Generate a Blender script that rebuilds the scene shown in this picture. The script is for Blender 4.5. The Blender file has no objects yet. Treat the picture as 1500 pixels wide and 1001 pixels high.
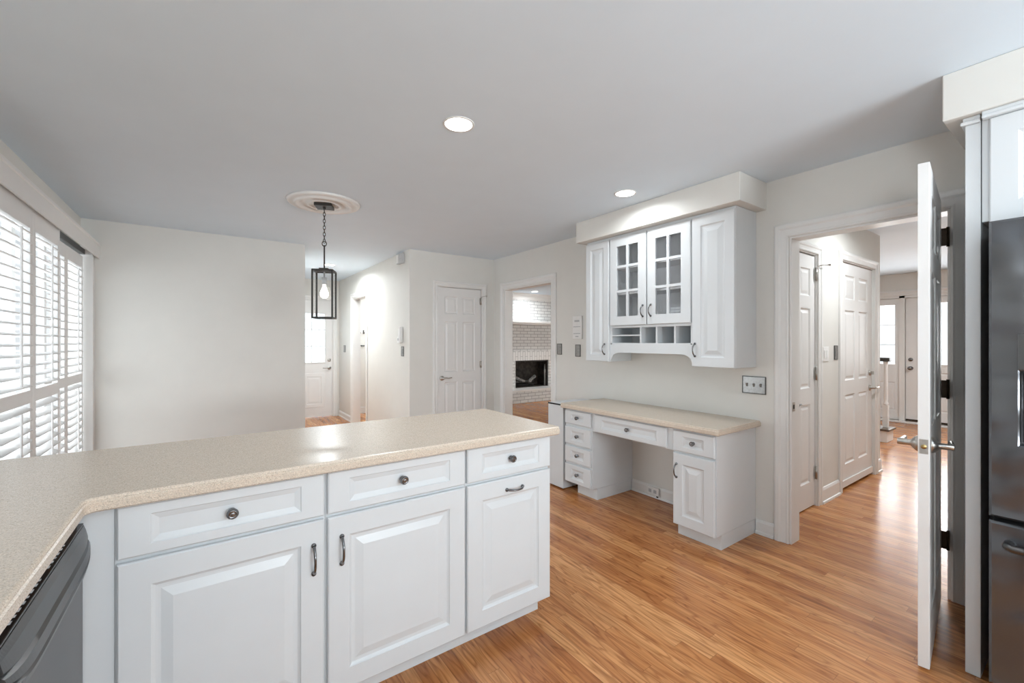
import bpy, bmesh, math, random
from mathutils import Matrix, Vector
random.seed(7)
PI = math.pi
scn = bpy.context.scene
COL = scn.collection
# ------------------------------------------------------------------ camera, world, light, exposure
cam = bpy.data.cameras.new('camera'); co = bpy.data.objects.new('camera', cam); COL.objects.link(co)
co.location = (0, 0, 1.33); co.rotation_euler = (PI / 2, 0, -math.radians(35.46))
cam.sensor_width = 36; cam.lens = 36 * 627.85 / 1500; cam.clip_start = .02; cam.clip_end = 100
scn.camera = co
vs = scn.view_settings
vs.view_transform = 'Standard'; vs.look = 'None'; vs.gamma = 1; vs.use_curve_mapping = False
vs.exposure = -0.05
w = bpy.data.worlds.new('overcast_sky'); scn.world = w; w.use_nodes = True
bgn = w.node_tree.nodes['Background']; bgn.inputs[0].default_value = (.88, .95, 1, 1); bgn.inputs[1].default_value = 1.35

def area(name, loc, rot, sx, sy, power, color=(1, 1, 1), spread=180):
    l = bpy.data.lights.new(name, 'AREA'); l.shape = 'RECTANGLE'; l.size = sx; l.size_y = sy
    l.energy = power; l.color = color; l.spread = math.radians(spread)
    o = bpy.data.objects.new(name, l); COL.objects.link(o); o.location = loc; o.rotation_euler = rot
    return o
# daylight through the openings; fill lamps are added where none is known
area('daylight_patio', (-1.75, 4.1, 1.05), (0, -PI / 2 - .45, 0), 2.2, 2.6, 112, (.87, .95, 1))
area('fill_rear', (1.4, -3.58, 1.15), (PI / 2 + .8, 0, 0), 2.3, 1.2, 330, (.87, .95, 1))  # unseen source behind the viewpoint, added to brighten the kitchen
area('fill_sink', (-1.55, -1.1, 1.3), (0, -PI / 2 - .8, 0), 1.0, 1.1, 90, (.87, .95, 1))  # added fill lamp; no sink window is in view
area('daylight_front_door', (9.9, 1.5, 1.4), (0, PI / 2, 0), 1.3, 2.0, 150, (.97, .99, 1))
area('daylight_hall_door', (1.4, 8.75, 1.4), (-PI / 2, 0, 0), .9, 1.1, 16, (.9, .96, 1))
area('fill_family_room', (7.7, 3.6, 1.5), (PI / 2, 0, PI / 2 + .9), 1.2, 1.4, 120, (.93, .97, 1))  # added inside the closed room to brighten the fireplace, no opening here
CAN_W = 7; 

# ------------------------------------------------------------------ materials
def N(nt, t, **k):
    n = nt.nodes.new(t)
    for a, b in k.items(): setattr(n, a, b)
    return n
def mat(name, col, rough=.5, metal=0, spec=.5, coat=0, noise=0, nscale=40, bump=0, bscale=200, bdist=.004, emit=None, estr=0, aniso=None):
    m = bpy.data.materials.new(name); m.use_nodes = True; nt = m.node_tree; b = nt.nodes['Principled BSDF']
    b.inputs['Base Color'].default_value = (*col, 1); b.inputs['Roughness'].default_value = rough
    b.inputs['Metallic'].default_value = metal; b.inputs['Specular IOR Level'].default_value = spec
    b.inputs['Coat Weight'].default_value = coat; b.inputs['Coat Roughness'].default_value = .08
    tc = N(nt, 'ShaderNodeTexCoord')
    if noise:
        n = N(nt, 'ShaderNodeTexNoise'); n.inputs['Scale'].default_value = nscale; n.inputs['Detail'].default_value = 3
        nt.links.new(tc.outputs['Object'], n.inputs['Vector'])
        r = N(nt, 'ShaderNodeValToRGB'); r.color_ramp.elements[0].position = .3; r.color_ramp.elements[1].position = .7
        r.color_ramp.elements[0].color = (*[c * (1 - noise) for c in col], 1); r.color_ramp.elements[1].color = (*[min(1, c * (1 + noise)) for c in col], 1)
        nt.links.new(n.outputs['Fac'], r.inputs['Fac']); nt.links.new(r.outputs['Color'], b.inputs['Base Color'])
    if bump:
        n = N(nt, 'ShaderNodeTexNoise'); n.inputs['Scale'].default_value = bscale; n.inputs['Detail'].default_value = 2
        mp = N(nt, 'ShaderNodeMapping'); nt.links.new(tc.outputs['Object'], mp.inputs['Vector'])
        if aniso: mp.inputs['Scale'].default_value = aniso
        nt.links.new(mp.outputs['Vector'], n.inputs['Vector'])
        bu = N(nt, 'ShaderNodeBump'); bu.inputs['Strength'].default_value = bump; bu.inputs['Distance'].default_value = bdist
        nt.links.new(n.outputs['Fac'], bu.inputs['Height']); nt.links.new(bu.outputs['Normal'], b.inputs['Normal'])
    if emit:
        b.inputs['Emission Color'].default_value = (*emit, 1); b.inputs['Emission Strength'].default_value = estr
    return m
M = {}
M['wall'] = mat('wall_paint', (.745, .73, .69), .6, noise=.012, nscale=6, bump=.05, bscale=260)
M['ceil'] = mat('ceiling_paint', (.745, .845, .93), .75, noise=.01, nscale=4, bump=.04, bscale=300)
M['trim'] = mat('trim_paint', (.80, .79, .77), .35, noise=.01, nscale=10)
M['door'] = mat('door_paint', (.80, .79, .775), .38, noise=.01, nscale=8)
M['cab'] = mat('cabinet_paint', (.705, .73, .745), .30, noise=.01, nscale=8)
M['cabin'] = mat('cabinet_interior', (.86, .86, .87), .5, noise=.02, nscale=8)
M['shut'] = mat('shutter_paint', (.82, .81, .80), .35, noise=.01, nscale=10)
M['nickel'] = mat('brushed_nickel', (.52, .50, .47), .28, 1, noise=.08, nscale=90)
M['pewter'] = mat('dark_pewter', (.22, .22, .225), .25, 1, noise=.15, nscale=60)
M['iron'] = mat('blackened_iron', (.05, .047, .044), .45, .4, noise=.2, nscale=60)
M['bronze'] = mat('dark_bronze', (.05, .035, .025), .4, .8, noise=.2, nscale=60)
M['black'] = mat('black_gloss', (.012, .012, .013), .18, noise=.1, nscale=50)
M['void'] = mat('dark_void', (.01, .01, .01), .9, noise=.1, nscale=50)
M['plate'] = mat('pewter_plate', (.33, .325, .315), .3, .75, noise=.12, nscale=70)
M['rim'] = mat('dark_rim', (.10, .098, .095), .38, .6, noise=.1, nscale=70)
M['plastic'] = mat('white_plastic', (.82, .81, .79), .35, noise=.01, nscale=30)
M['greyp'] = mat('grey_plastic', (.5, .5, .5), .4, noise=.03, nscale=30)
M['ss'] = mat('black_stainless', (.15, .155, .165), .22, .8, noise=.05, nscale=3, bump=1, bscale=2.4, bdist=.09)
M['dw'] = mat('slate_stainless', (.13, .13, .132), .30, 1, noise=.04, nscale=3, bump=.05, bscale=40, aniso=(1, 1, 30))
M['charcoal'] = mat('charcoal_log', (.25, .24, .23), .9, noise=.5, nscale=30, bump=.5, bscale=60)
M['soot'] = mat('sooty_brick', (.05, .042, .036), .9, noise=.5, nscale=14)
M['tread'] = mat('dark_tread', (.12, .085, .06), .35, noise=.2, nscale=20)
M['white_mark'] = mat('white_marking', (.8, .8, .8), .5, noise=.01)
M['brass'] = mat('threshold_brass', (.55, .40, .18), .35, 1, noise=.1, nscale=30)
M['lens'] = mat('lit_lens', (1, 1, 1), .5, emit=(1, .98, .95), estr=9)
M['bulb'] = mat('lit_bulb', (1, 1, 1), .4, emit=(1, .93, .82), estr=6)
M['sheer'] = bpy.data.materials.new('sheer_fabric'); M['sheer'].use_nodes = True; _nt = M['sheer'].node_tree; _nt.nodes.remove(_nt.nodes['Principled BSDF'])
_a = N(_nt, 'ShaderNodeBsdfTranslucent'); _b = N(_nt, 'ShaderNodeBsdfTransparent'); _c = N(_nt, 'ShaderNodeMixShader'); _c.inputs[0].default_value = .65
_a.inputs[0].default_value = (.62, .70, .74, 1); _b.inputs[0].default_value = (.86, .92, .95, 1)
_nt.links.new(_b.outputs[0], _c.inputs[1]); _nt.links.new(_a.outputs[0], _c.inputs[2]); _nt.links.new(_c.outputs[0], _nt.nodes['Material Output'].inputs[0])

def glass(name, tint=(1, 1, 1), gloss=1.0):
    m = bpy.data.materials.new(name); m.use_nodes = True; nt = m.node_tree; nt.nodes.remove(nt.nodes['Principled BSDF'])
    out = nt.nodes['Material Output']
    t = N(nt, 'ShaderNodeBsdfTransparent'); t.inputs[0].default_value = (*tint, 1)
    g = N(nt, 'ShaderNodeBsdfGlossy'); g.inputs['Roughness'].default_value = .02
    f = N(nt, 'ShaderNodeFresnel'); f.inputs[0].default_value = 1.45
    mm = N(nt, 'ShaderNodeMath', operation='MULTIPLY'); mm.inputs[1].default_value = gloss; nt.links.new(f.outputs[0], mm.inputs[0])
    mx = N(nt, 'ShaderNodeMixShader'); nt.links.new(mm.outputs[0], mx.inputs[0]); nt.links.new(t.outputs[0], mx.inputs[1]); nt.links.new(g.outputs[0], mx.inputs[2])
    nt.links.new(mx.outputs[0], out.inputs[0]); return m
M['glass'] = glass('clear_glass', gloss=.45)
M['glass_cab'] = glass('cabinet_glass', (1, 1, 1), .5)

def counter_mat():
    m = bpy.data.materials.new('beige_solid_surface'); m.use_nodes = True; nt = m.node_tree; b = nt.nodes['Principled BSDF']
    tc = N(nt, 'ShaderNodeTexCoord')
    v = N(nt, 'ShaderNodeTexVoronoi'); v.inputs['Scale'].default_value = 620
    n = N(nt, 'ShaderNodeTexNoise'); n.inputs['Scale'].default_value = 260; n.inputs['Detail'].default_value = 4
    nt.links.new(tc.outputs['Object'], v.inputs['Vector']); nt.links.new(tc.outputs['Object'], n.inputs['Vector'])
    sep = N(nt, 'ShaderNodeSeparateColor'); nt.links.new(v.outputs['Color'], sep.inputs[0])
    r = N(nt, 'ShaderNodeValToRGB'); e = r.color_ramp.elements
    e[0].position = 0; e[0].color = (.42, .35, .27, 1); e[1].position = .16; e[1].color = (.655, .55, .45, 1)
    x = e.new(.8); x.color = (.695, .59, .485, 1); x = e.new(1); x.color = (.78, .71, .61, 1)
    nt.links.new(sep.outputs[0], r.inputs['Fac'])
    r2 = N(nt, 'ShaderNodeValToRGB'); r2.color_ramp.elements[0].position = .35; r2.color_ramp.elements[0].color = (.90, .90, .90, 1)
    r2.color_ramp.elements[1].position = .65; r2.color_ramp.elements[1].color = (1.08, 1.07, 1.05, 1)
    nt.links.new(n.outputs['Fac'], r2.inputs['Fac'])
    mx = N(nt, 'ShaderNodeMix', data_type='RGBA', blend_type='MULTIPLY'); mx.inputs[0].default_value = 1
    nt.links.new(r.outputs[0], mx.inputs[6]); nt.links.new(r2.outputs[0], mx.inputs[7])
    nt.links.new(mx.outputs[2], b.inputs['Base Color'])
    b.inputs['Roughness'].default_value = .27; b.inputs['Specular IOR Level'].default_value = .5
    return m
M['counter'] = counter_mat()

def wood_floor():
    m = bpy.data.materials.new('oak_strip_floor'); m.use_nodes = True; nt = m.node_tree; b = nt.nodes['Principled BSDF']; L = nt.links.new
    tc = N(nt, 'ShaderNodeTexCoord'); sp = N(nt, 'ShaderNodeSeparateXYZ'); L(tc.outputs['Object'], sp.inputs[0])
    def mth(op, a, c=None):
        n = N(nt, 'ShaderNodeMath', operation=op)
        for i, q in enumerate((a, c)):
            if q is None: continue
            if isinstance(q, (int, float)): n.inputs[i].default_value = q
            else: L(q, n.inputs[i])
        return n.outputs[0]
    W_, Lg = .0572, 1.15
    xs = mth('DIVIDE', sp.outputs[0], W_); row = mth('FLOOR', xs); fx = mth('FRACT', xs)
    wn = N(nt, 'ShaderNodeTexWhiteNoise', noise_dimensions='1D'); L(row, wn.inputs['W'])
    ys = mth('DIVIDE', mth('ADD', sp.outputs[1], mth('MULTIPLY', wn.outputs['Value'], 7.3)), Lg); pl = mth('FLOOR', ys); fy = mth('FRACT', ys)
    cid = N(nt, 'ShaderNodeCombineXYZ'); L(row, cid.inputs[0]); L(pl, cid.inputs[1])
    wn2 = N(nt, 'ShaderNodeTexWhiteNoise', noise_dimensions='2D'); L(cid.outputs[0], wn2.inputs['Vector'])
    rc = N(nt, 'ShaderNodeValToRGB'); e = rc.color_ramp.elements
    e[0].position = 0; e[0].color = (.40, .148, .046, 1); e[1].position = 1; e[1].color = (.66, .32, .125, 1)
    x = e.new(.3); x.color = (.49, .198, .064, 1); x = e.new(.7); x.color = (.56, .244, .086, 1)
    L(wn2.outputs['Value'], rc.inputs['Fac'])
    # grain, offset per board
    off = N(nt, 'ShaderNodeVectorMath', operation='SCALE'); L(wn2.outputs['Color'], off.inputs[0]); off.inputs['Scale'].default_value = 40
    ad = N(nt, 'ShaderNodeVectorMath', operation='ADD'); L(tc.outputs['Object'], ad.inputs[0]); L(off.outputs[0], ad.inputs[1])
    mp = N(nt, 'ShaderNodeMapping'); mp.inputs['Scale'].default_value = (1, .055, 1); L(ad.outputs[0], mp.inputs[0])
    mp2 = N(nt, 'ShaderNodeMapping'); mp2.inputs['Scale'].default_value = (1, .13, 1); L(ad.outputs[0], mp2.inputs[0])
    g1 = N(nt, 'ShaderNodeTexNoise'); g1.inputs['Scale'].default_value = 75; g1.inputs['Detail'].default_value = 5; L(mp.outputs[0], g1.inputs['Vector'])
    wv = N(nt, 'ShaderNodeTexNoise'); wv.inputs['Scale'].default_value = 11; wv.inputs['Detail'].default_value = 2.5; L(mp2.outputs[0], wv.inputs['Vector'])
    rings = mth('FRACT', mth('MULTIPLY', wv.outputs['Fac'], 11)); ring = mth('ABSOLUTE', mth('SUBTRACT', rings, .5))
    gr = N(nt, 'ShaderNodeValToRGB'); gr.color_ramp.elements[0].position = .3; gr.color_ramp.elements[0].color = (.66, .58, .50, 1)
    gr.color_ramp.elements[1].position = .62; gr.color_ramp.elements[1].color = (1.1, 1.1, 1.1, 1); L(g1.outputs['Fac'], gr.inputs['Fac'])
    rr = N(nt, 'ShaderNodeValToRGB'); rr.color_ramp.elements[0].position = 0; rr.color_ramp.elements[0].color = (.60, .50, .42, 1)
    rr.color_ramp.elements[1].position = .22; rr.color_ramp.elements[1].color = (1, 1, 1, 1); L(ring, rr.inputs['Fac'])
    def mul(a, c, f=1):
        n = N(nt, 'ShaderNodeMix', data_type='RGBA', blend_type='MULTIPLY'); n.inputs[0].default_value = f; L(a, n.inputs[6]); L(c, n.inputs[7]); return n.outputs[2]
    col = mul(mul(rc.outputs[0], gr.outputs[0], .9), rr.outputs[0], .8)
    ex = mth('MULTIPLY', mth('MINIMUM', fx, mth('SUBTRACT', 1, fx)), W_); ey = mth('MULTIPLY', mth('MINIMUM', fy, mth('SUBTRACT', 1, fy)), Lg)
    ed = mth('MINIMUM', ex, ey)
    gp = N(nt, 'ShaderNodeMapRange'); L(ed, gp.inputs[0]); gp.inputs[1].default_value = .0003; gp.inputs[2].default_value = .0016; gp.inputs[3].default_value = .62; gp.inputs[4].default_value = 1
    gc = N(nt, 'ShaderNodeCombineColor'); [L(gp.outputs[0], gc.inputs[i]) for i in range(3)]
    L(mul(col, gc.outputs[0]), b.inputs['Base Color'])
    # each strip cups a touch, so reflections break up board by board
    cup = mth('MULTIPLY', mth('MULTIPLY', fx, mth('SUBTRACT', 1, fx)), .9)
    hb = mth('ADD', mth('ADD', cup, mth('MULTIPLY', gp.outputs[0], .35)), mth('MULTIPLY', g1.outputs['Fac'], .12))
    bu = N(nt, 'ShaderNodeBump'); bu.inputs['Strength'].default_value = .35; bu.inputs['Distance'].default_value = .0011; L(hb, bu.inputs['Height'])
    L(bu.outputs[0], b.inputs['Normal'])
    b.inputs['Roughness'].default_value = .25; b.inputs['Specular IOR Level'].default_value = .5
    return m
M['floor'] = wood_floor()

def brick_mat(name, c1, c2, mortar, bw=.2, bh=.068, rot=False):
    m = bpy.data.materials.new(name); m.use_nodes = True; nt = m.node_tree; b = nt.nodes['Principled BSDF']; L = nt.links.new
    tc = N(nt, 'ShaderNodeTexCoord'); sp = N(nt, 'ShaderNodeSeparateXYZ'); L(tc.outputs['Object'], sp.inputs[0])
    cb = N(nt, 'ShaderNodeCombineXYZ'); ax = N(nt, 'ShaderNodeMath', operation='ADD'); L(sp.outputs[0], ax.inputs[0]); L(sp.outputs[1], ax.inputs[1])
    L(ax.outputs[0], cb.inputs[1 if rot else 0]); L(sp.outputs[2], cb.inputs[0 if rot else 1])
    br = N(nt, 'ShaderNodeTexBrick'); L(cb.outputs[0], br.inputs['Vector'])
    br.inputs['Scale'].default_value = 1; br.inputs['Brick Width'].default_value = bw; br.inputs['Row Height'].default_value = bh
    br.inputs['Mortar Size'].default_value = .006; br.inputs['Mortar Smooth'].default_value = .2
    br.inputs['Color1'].default_value = (*c1, 1); br.inputs['Color2'].default_value = (*c2, 1); br.inputs['Mortar'].default_value = (*mortar, 1)
    L(br.outputs['Color'], b.inputs['Base Color']); b.inputs['Roughness'].default_value = .7
    bu = N(nt, 'ShaderNodeBump', invert=True); bu.inputs['Strength'].default_value = .6; bu.inputs['Distance'].default_value = .006
    L(br.outputs['Fac'], bu.inputs['Height']); L(bu.outputs[0], b.inputs['Normal'])
    return m
M['brick'] = brick_mat('painted_brick', (.74, .735, .725), (.68, .675, .665), (.36, .355, .35))
M['soldier'] = brick_mat('white_soldier_brick', (.82, .81, .79), (.80, .79, .77), (.50, .49, .48), bw=.22, bh=.068, rot=True)
M['jambbrick'] = brick_mat('white_jamb_brick', (.82, .81, .79), (.80, .79, .77), (.50, .49, .48))

# ------------------------------------------------------------------ mesh helpers
class MB:
    def __init__(s): s.v = []; s.f = []; s.sm = []
    def quad(s, pts, smooth=False):
        b = len(s.v); s.v += [tuple(p) for p in pts]; s.f.append(tuple(range(b, b + len(pts)))); s.sm.append(smooth); return s
    def box(s, x0, y0, z0, x1, y1, z1):
        x0, x1 = sorted((x0, x1)); y0, y1 = sorted((y0, y1)); z0, z1 = sorted((z0, z1)); b = len(s.v)
        s.v += [(x0, y0, z0), (x1, y0, z0), (x1, y1, z0), (x0, y1, z0), (x0, y0, z1), (x1, y0, z1), (x1, y1, z1), (x0, y1, z1)]
        for q in ((3, 2, 1, 0), (4, 5, 6, 7), (0, 1, 5, 4), (1, 2, 6, 5), (2, 3, 7, 6), (3, 0, 4, 7)):
            s.f.append(tuple(b + i for i in q)); s.sm.append(False)
        return s
    def loops(s, L, closed=True, cap0=True, cap1=True, smooth=False):
        b = len(s.v); n = len(L[0])
        for l in L: s.v += [tuple(p) for p in l]
        for k in range(len(L) - 1):
            for i in range(n if closed else n - 1):
                j = (i + 1) % n
                s.f.append((b + k * n + i, b + k * n + j, b + (k + 1) * n + j, b + (k + 1) * n + i)); s.sm.append(smooth)
        if cap0: s.f.append(tuple(b + i for i in reversed(range(n)))); s.sm.append(False)
        if cap1: s.f.append(tuple(b + (len(L) - 1) * n + i for i in range(n))); s.sm.append(False)
        return s
    def lathe(s, prof, c=(0, 0, 0), axis='z', n=20):
        L = []
        for r, h in prof:
            l = []
            for i in range(n):
                a = 2 * PI * i / n; p = (r * math.cos(a), r * math.sin(a), h)
                if axis == 'y': p = (p[0], -h, p[1])
                elif axis == 'x': p = (h, p[0], p[1])
                l.append((p[0] + c[0], p[1] + c[1], p[2] + c[2]))
            L.append(l)
        return s.loops(L, smooth=True)
    def tube(s, pts, r, n=8, close=False):
        P = [Vector(p) for p in pts]; m = len(P); R = r if isinstance(r, (list, tuple)) else [r] * m
        L = []; up = None
        for i in range(m):
            a = P[(i - 1) % m] if (close or i > 0) else P[i]; c = P[(i + 1) % m] if (close or i < m - 1) else P[i]
            t = (c - a).normalized()
            if up is None:
                up = Vector((0, 0, 1)) if abs(t.z) < .9 else Vector((1, 0, 0))
            u = t.cross(up)
            if u.length < 1e-5: u = t.cross(Vector((0, 1, 0)))
            u.normalize(); vv = u.cross(t).normalized(); up = vv
            L.append([tuple(P[i] + R[i] * (math.cos(2 * PI * k / n) * u + math.sin(2 * PI * k / n) * vv)) for k in range(n)])
        if close: L.append(L[0])
        return s.loops(L, cap0=not close, cap1=not close, smooth=True)
    def prism(s, poly, axis, a, b):
        """poly: 2D points; extruded along axis from a to b"""
        def P(p, h): return {'x': (h, p[0], p[1]), 'y': (p[0], h, p[1]), 'z': (p[0], p[1], h)}[axis]
        return s.loops([[P(p, a) for p in poly], [P(p, b) for p in poly]])
    def slab(s, w_, h_, t, xs, zs, cells, x0=0, y0=0, z0=0, c=.002, both=False):
        """panelled slab: local XZ plane, front to -Y at y0, back at y0+t; cells {(i,j): profile or 'hole'}"""
        X = [0] + list(xs) + [w_]; Z = [0] + list(zs) + [h_]
        def pt(x, y, z): return (x0 + x, y0 + y, z0 + z)
        def rect(a, b, cc, d, ins, y): return [pt(a + ins, y, b + ins), pt(cc - ins, y, b + ins), pt(cc - ins, y, d - ins), pt(a + ins, y, d - ins)]
        for i in range(len(X) - 1):
            for j in range(len(Z) - 1):
                a = max(X[i], c); cc = min(X[i + 1], w_ - c); b = max(Z[j], c); d = min(Z[j + 1], h_ - c)
                cell = cells.get((i, j))
                for side in (0, 1):
                    yy = 0 if side == 0 else t; sg = 1 if side == 0 else -1
                    flip = (lambda q: q) if side == 0 else (lambda q: list(reversed(q)))
                    aa, bb, c2, dd = (a, b, cc, d) if side == 0 else (X[i], Z[j], X[i + 1], Z[j + 1])
                    if cell == 'hole':
                        if side == 0:
                            A = rect(a, b, cc, d, 0, 0); m1 = rect(a, b, cc, d, 0, t)
                            for k in range(4): s.quad([A[k], m1[k], m1[(k + 1) % 4], A[(k + 1) % 4]][::-1])
                    elif cell and (side == 0 or both):
                        prev = rect(aa, bb, c2, dd, 0, yy)
                        for ins, dep in cell:
                            cur = rect(aa, bb, c2, dd, ins, yy + sg * dep)
                            for k in range(4): s.quad(flip([prev[k], prev[(k + 1) % 4], cur[(k + 1) % 4], cur[k]]))
                            prev = cur
                        s.quad(flip(prev))
                    else:
                        s.quad(flip(rect(aa, bb, c2, dd, 0, yy)))
        F = rect(0, 0, w_, h_, c, 0); Rm = rect(0, 0, w_, h_, 0, c); Bk = rect(0, 0, w_, h_, 0, t)
        for A, B in ((F, Rm), (Rm, Bk)):
            for k in range(4): s.quad([A[k], B[k], B[(k + 1) % 4], A[(k + 1) % 4]][::-1])
        return s
    def build(s, name, m, parent=None, loc=None, bevel=0, merge=True, weld=1e-5, rotz=0):
        me = bpy.data.meshes.new(name); bm = bmesh.new()
        V = [bm.verts.new(p) for p in s.v]
        for f, sm in zip(s.f, s.sm):
            try:
                q = bm.faces.new([V[i] for i in f]); q.smooth = sm
            except ValueError: pass
        if merge: bmesh.ops.remove_doubles(bm, verts=bm.verts, dist=weld)
        bmesh.ops.recalc_face_normals(bm, faces=bm.faces)
        bm.to_mesh(me); bm.free(); me.materials.append(m if not isinstance(m, str) else M[m])
        o = bpy.data.objects.new(name, me); COL.objects.link(o)
        if parent: o.parent = parent
        if loc: o.location = loc
        if rotz: o.rotation_euler.z = rotz
        if bevel:
            b = o.modifiers.new('edge', 'BEVEL'); b.width = bevel; b.segments = 2; b.limit_method = 'ANGLE'; b.angle_limit = math.radians(40)
        return o

def tag(o, label, cat, group=None, kind=None):
    if label: o['label'] = label
    if cat: o['category'] = cat
    if group: o['group'] = group
    if kind: o['kind'] = kind
    return o
def thing(name, label, cat, loc=(0, 0, 0), rz=0, group=None, kind=None):
    o = bpy.data.objects.new(name, None); COL.objects.link(o); o.location = loc; o.rotation_euler.z = rz
    o.empty_display_size = .05
    return tag(o, label, cat, group, kind)
def struct(name, mb, m, label=None, cat=None, bevel=0):
    o = mb.build(name, m, bevel=bevel); o['kind'] = 'structure'
    return tag(o, label, cat)

# ------------------------------------------------------------------ the setting
W = 3.116; C = 2.415; L = -.9
def wall_mb(axis, at0, at1, u0, u1, z0, z1, holes=()):
    """wall slab normal to axis between at0 and at1; spans u, z; holes = (ua, ub, za, zb)"""
    us = sorted({u0, u1, *[h[0] for h in holes], *[h[1] for h in holes]}); zz = sorted({z0, z1, *[h[2] for h in holes], *[h[3] for h in holes]})
    us = [u for u in us if u0 <= u <= u1]; zz = [z for z in zz if z0 <= z <= z1]
    n, m = len(us) - 1, len(zz) - 1
    solid = lambda i, j: 0 <= i < n and 0 <= j < m and not any(h[0] - 1e-6 <= us[i] and us[i + 1] <= h[1] + 1e-6 and h[2] - 1e-6 <= zz[j] and zz[j + 1] <= h[3] + 1e-6 for h in holes)
    P = (lambda a, u, z: (a, u, z)) if axis == 'x' else (lambda a, u, z: (u, a, z))
    mb = MB()
    for i in range(n):
        for j in range(m):
            if not solid(i, j): continue
            a, b, c, d = us[i], us[i + 1], zz[j], zz[j + 1]
            for at in (at0, at1): mb.quad([P(at, a, c), P(at, b, c), P(at, b, d), P(at, a, d)])
            for (di, dj, p, q) in ((-1, 0, (a, c), (a, d)), (1, 0, (b, c), (b, d)), (0, -1, (a, c), (b, c)), (0, 1, (a, d), (b, d))):
                if not solid(i + di, j + dj): mb.quad([P(at0, *p), P(at1, *p), P(at1, *q), P(at0, *q)])
    return mb

struct('floor', MB().box(-1.05, -3.0, -.05, 9.45, 8.35, 0), 'floor', 'honey oak strip floor running through the rooms', 'floor')
struct('ceiling', MB().box(-1.05, -3.0, C, 5.50, 8.35, C + .1).box(5.50, 2.9, C, 9.45, 8.35, C + .1), 'ceil', 'flat pale grey ceiling over kitchen and hall', 'ceiling')
struct('ceiling_foyer', MB().box(5.50, -3.0, C + .032, 9.45, 2.9, C + .12), 'ceil', 'slightly higher ceiling over the entry foyer', 'ceiling')
PAT = (3.00, 5.19, 0.0, 2.165)     # sliding patio door opening
struct('wall_left', wall_mb('x', L - .17, L, -3, 5.256, 0, C, [PAT, (-1.75, -.5, 1.05, 2.15)]), 'wall', 'warm white wall holding the shuttered patio door', 'wall')  # second hole is added for the sink fill lamp
struct('wall_back', wall_mb('y', 5.256, 5.376, -1.07, .898, 0, C), 'wall', 'broad blank grey white wall beyond the peninsula', 'wall')
struct('wall_hall_left', wall_mb('x', .778, .898, 5.376, 8.2, 0, C), 'wall', 'short hall wall hidden behind the blank wall', 'wall')
struct('wall_far', wall_mb('y', 8.08, 8.2, .898, W, 0, C, [(.92, 1.832, 0, 2.06)]), 'wall', 'wall holding the glazed side entry door at hall end', 'wall')
struct('wall_hall_right', wall_mb('x', 1.939, 2.059, 4.793, 8.08, 0, C, [(6.47, 7.2, 0, 2.03)]), 'wall', 'bright hall wall with laundry opening and small fittings', 'wall')
struct('wall_closet', wall_mb('y', 4.793, 4.913, 2.059, W, 0, C, [(2.296, 2.93, 0, 2.012)]), 'wall', 'wall around the six panel closet door', 'wall')
struct('wall_right', wall_mb('x', W, W + .12, -3, 8.2, 0, C, [(3.62, 4.54, 0, 1.997), (.488, 1.233, 0, 2.014)]), 'wall', 'kitchen wall behind the desk with two doorways', 'wall')
struct('wall_rear', wall_mb('y', -3, -2.88, -.9, W, 0, C, [(.3, 2.5, .95, 2.15)]), 'wall', 'kitchen wall behind the viewpoint with added wide window', 'wall')  # window hole is added for the rear fill lamp
struct('wall_foyer_hall', wall_mb('y', 1.3925, 1.5125, W + .12, 5.63, 0, C, [(3.40, 4.023, 0, 2.03), (4.56, 5.437, 0, 2.05)]), 'wall', 'white hall wall holding two panel doors', 'wall')
struct('wall_foyer_return', wall_mb('x', 5.51, 5.63, 1.5125, 2.9, 0, C + .03), 'wall', 'wall turning the corner into the foyer', 'wall')
struct('wall_foyer_side', wall_mb('y', .0, .12, W + .12, 5.5, 0, C), 'wall', 'opposite wall of the entry hall', 'wall')
struct('wall_foyer_end', wall_mb('y', -1.1, -.98, 5.5, 9.3, 0, C + .03), 'wall', 'far side wall of the foyer', 'wall')
struct('wall_front', wall_mb('x', 9.3, 9.45, -1.1, 2.9, 0, C + .03, [(.58, 2.44, 0, 2.08)]), 'wall', 'front wall around the entry door and sidelight', 'wall')
struct('wall_family_front', wall_mb('y', 2.9, 3.02, W + .12, 9.3, 0, C), 'wall', 'wall between foyer and family room', 'wall')
struct('wall_family_side', wall_mb('x', 8.0, 8.12, 3.02, 8.2, 0, C), 'wall', 'side wall of the family room', 'wall')
struct('wall_family', wall_mb('y', 8.2, 8.35, 2.0, 8.12, 0, C), 'wall', 'wall behind the brick fireplace', 'wall')

# soffits
struct('soffit_wall', MB().box(2.755, 1.376, 2.229, W - .0005, 2.857, C - .0005), 'wall', 'painted soffit above the desk wall cabinets', 'soffit', bevel=.004)
struct('soffit_wall_fridge', MB().box(2.444, -1.6, 2.226, W - .0005, .406, C - .0005), 'wall', 'painted soffit above the refrigerator cabinet', 'soffit', bevel=.004)

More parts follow.
